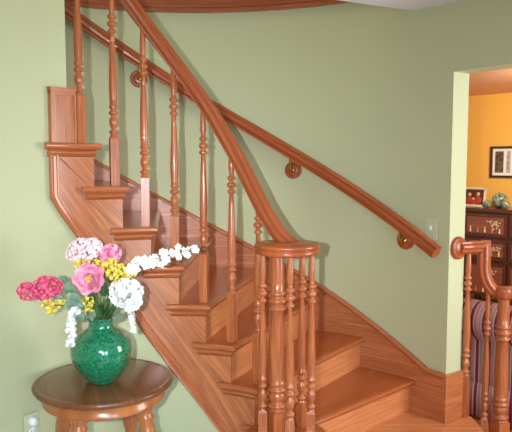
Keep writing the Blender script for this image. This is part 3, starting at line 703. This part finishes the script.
# framed picture on the orange wall
wp = empty('wall_picture', Q(-3.08, FW-.01, 1.66), 'dark framed picture with white mat hanging on the orange wall', 'picture')
BLK = wood('dark_frame_wood', srgb(50, 22, 14), srgb(90, 44, 26)); MAT = mat('white_mat', srgb(238, 234, 226), .7)
pc = at(503.5, 162, 1); k_ = FW/((pc-V((0, 0, EZ))).dot(n45)); pc = V((0, 0, EZ))+(pc-V((0, 0, EZ)))*k_; sp = pc.dot(e45); zp = pc.z
wp.location = (pc.x, pc.y, zp)
pw, ph = .30, .365
mb = MB()
for (a, b, w, h) in ((0, ph/2-.012, pw, .026), (0, -ph/2+.012, pw, .026), (-pw/2+.012, 0, .026, ph), (pw/2-.012, 0, .026, ph)): mb.box(Q(sp+a, FW-.014, zp+b), (w, .026, h), M=Rc)
mb.build('frame', BLK, wp)
mb = MB(); mb.box(Q(sp, FW-.007, zp), (pw-.03, .008, ph-.03), M=Rc); mb.build('mat_board', MAT, wp)
PRT = fmat('print_brown', srgb(70, 50, 36), srgb(120, 96, 66), 30); PRT2 = fmat('print_grey', srgb(150, 140, 128), srgb(196, 190, 178), 30)
mb = MB(); mb.box(Q(sp-.045, FW-.0125, zp), (.10, .003, .25), M=Rc); mb.build('print', PRT, wp)
mb = MB(); mb.box(Q(sp+.065, FW-.0125, zp), (.045, .003, .25), M=Rc); mb.build('print', PRT2, wp)
# framed photo standing on the sideboard
ZC = ZT
def on_cab(px, d):
    r = at(px, 200, 1)-V((0, 0, EZ)); r = r*(d/r.dot(n45)); return r.dot(e45)
sp = on_cab(473.3, CF+.14)
fp = empty('framed_photo', Q(sp, CF+.14, ZC), 'cream framed photo of two people in red standing on the sideboard', 'photo frame')
CRM = mat('cream_frame', srgb(226, 206, 176), .5); PH1 = mat('photo_dark', srgb(84, 46, 34), .3); RED = mat('photo_red', srgb(176, 62, 40), .4); SKN = mat('photo_skin', srgb(226, 170, 140), .5)
Mt = Rc@Matrix.Rotation(-.16, 3, 'X'); cc = Q(sp, CF+.14, ZC+.118)
def loc(a, b, h): return cc+Mt@V((a, b, h))
mb = MB()
for (a, h, w, hh) in ((0, .102, .30, .026), (0, -.102, .30, .026), (-.138, 0, .026, .23), (.138, 0, .026, .23)): mb.box(loc(a, 0, h), (w, .016, hh), M=Mt)
mb.build('frame', CRM, fp)
mb = MB(); mb.box(loc(0, .003, 0), (.26, .006, .19), M=Mt); mb.m = 0
Mz = Mt@Matrix.Rotation(PI/2, 3, 'X')
mb.m = 1
for a, h, r in ((-.05, -.04, .045), (.055, -.035, .048), (0, -.065, .035)): mb.lathe([(0, r), (.0015, r*.95), (.0016, 0)], loc(a, -.0005, h), 16, Mz)
mb.m = 2
for a, h, r in ((-.05, .028, .022), (.055, .035, .023), (0, -.022, .017)): mb.lathe([(0, r), (.003, r*.95), (.0032, 0)], loc(a, -.0005, h), 14, Mz)
mb.build('photo', [PH1, RED, SKN], fp)
mb = MB(); mb.box(Q(sp, CF+.20, ZC+.08), (.05, .006, .17), M=Rc@Matrix.Rotation(.35, 3, 'X')); mb.build('easel_back', CRM, fp)
# glass balls
GL = fmat('green_glass', srgb(70, 88, 70), srgb(160, 172, 146), 26, .08)
for px, r, d, lab in ((487.5, .045, CF+.12, 'small green glass ball nearest the cream framed photo'), (500, .088, CF+.20, 'largest green glass ball on the sideboard'), (506, .048, CF+.06, 'small green glass ball in front of the largest one')):
    e = Q(on_cab(px, d), d, ZC)
    ob_ = MB(); ob_.lathe([(r-r*cos(PI*i/16), max(0, r*sin(PI*i/16))) for i in range(17)], e, 24)
    o = ob_.build('glass_ball', GL, loc=e); tag(o, lab, 'glass ball', 'green glass balls on the sideboard')

# striped armchair seen from behind
SC = mat('striped_fabric', (.5, .4, .4), .8); nt = SC.node_tree; N_ = nt.nodes; L_ = nt.links
uv = N_.new('ShaderNodeUVMap'); uv.uv_map = 'UVMap'; sep = N_.new('ShaderNodeSeparateXYZ'); L_.new(uv.outputs[0], sep.inputs[0])
m1 = N_.new('ShaderNodeMath'); m1.operation = 'MULTIPLY'; m1.inputs[1].default_value = 13; L_.new(sep.outputs[0], m1.inputs[0])
m2 = N_.new('ShaderNodeMath'); m2.operation = 'FRACT'; L_.new(m1.outputs[0], m2.inputs[0])
cr = N_.new('ShaderNodeValToRGB'); cr.color_ramp.interpolation = 'CONSTANT'; E_ = cr.color_ramp.elements
cols = [(0, (128, 34, 62)), (.26, (206, 160, 158)), (.34, (160, 138, 134)), (.46, (196, 96, 112)), (.54, (178, 158, 150)), (.66, (208, 134, 142)), (.76, (156, 144, 138)), (.90, (214, 170, 168))]
E_[0].position = 0; E_[0].color = (*srgb(*cols[0][1]), 1); E_[1].position = cols[1][0]; E_[1].color = (*srgb(*cols[1][1]), 1)
for p_, c_ in cols[2:]: q = E_.new(p_); q.color = (*srgb(*c_), 1)
L_.new(m2.outputs[0], cr.inputs[0]); L_.new(cr.outputs[0], N_['Principled BSDF'].inputs['Base Color'])
AC = V((1.60, 3.74, 0)); az = -.80; Ra = Matrix.Rotation(az, 3, 'Z')
ar = empty('striped_armchair', AC, 'burgundy and cream striped upholstered armchair behind the landing railing', 'armchair')
def A(x, y, z): return AC+Ra@V((x, y, z))
def soft(mb, x0, x1, sec, n=14, bow=0):
    """closed section [(y,z)] extruded along x, stripes run round the section"""
    G = []; U = []
    for i in range(n+1):
        u = i/n; x = x0+(x1-x0)*u; e = min(1, 6*min(u, 1-u)+.55)**.5
        cy_ = sum(p[0] for p in sec)/len(sec); cz_ = sum(p[1] for p in sec)/len(sec)
        G.append([A(x, cy_+(y-cy_)*e, cz_+(z-cz_)*(e if z > cz_ else 1)) for y, z in sec]); U.append([(x, z) for y, z in sec])
    mb.grid(G, U, True, False, True)
    mb.add(G[0], [(y, z) for y, z in sec]); mb.add(G[-1][::-1], [(y, z) for y, z in sec[::-1]])
def roll(yc, zc, r, z0, th_): # rolled top: from the back at the bottom, up round the roll
    s = [(yc-th_, z0)]+[(yc-th_-.01, z0+(zc-.13-z0)*q) for q in (.35, .7, 1)]
    s += [(yc-r*.2+r*cos(a), zc+r*sin(a)) for a in [PI*1.25-PI*1.45*i/12 for i in range(13)]]
    s += [(yc+th_*.6, zc-.12), (yc+th_*.6, z0)]
    return s
mb = MB(); soft(mb, -.40, .40, roll(-.0, .645, .12, .16, .04)[::-1]); mb.build('backrest', SC, ar)
mb = MB(); soft(mb, -.42, .42, [(-.06, .02), (-.065, .16), (-.055, .24), (.70, .24), (.72, .16), (.72, .02)][::-1]); mb.build('skirt', SC, ar)
for sx_ in (-1, 1):
    mb = MB(); rr = .085; xc = sx_*.42
    sec = [(xc+(-.05), .20)]+[(xc+rr*cos(a), .50+rr*sin(a)) for a in [PI*1.2-PI*1.4*i/12 for i in range(13)]]+[(xc+.05, .20)]
    G = [[A(x, y, z) for x, z in sec] for y in (-.02, .2, .45, .70)]; mb.grid(G, [[(x*.0+y, z) for x, z in sec] for y in (-.02, .2, .45, .70)], True, False, True)
    mb.add(G[0][::-1], [(x, z) for x, z in sec[::-1]]); mb.add(G[-1], [(x, z) for x, z in sec]); mb.build('arm', SC, ar)
mb = MB(); soft(mb, -.33, .33, [(.09, .24), (.09, .40), (.13, .43), (.66, .43), (.70, .40), (.70, .24)][::-1]); mb.build('seat_cushion', SC, ar)

for o in list(bpy.data.objects):
    if '_w' in o.keys(): del o['_w']
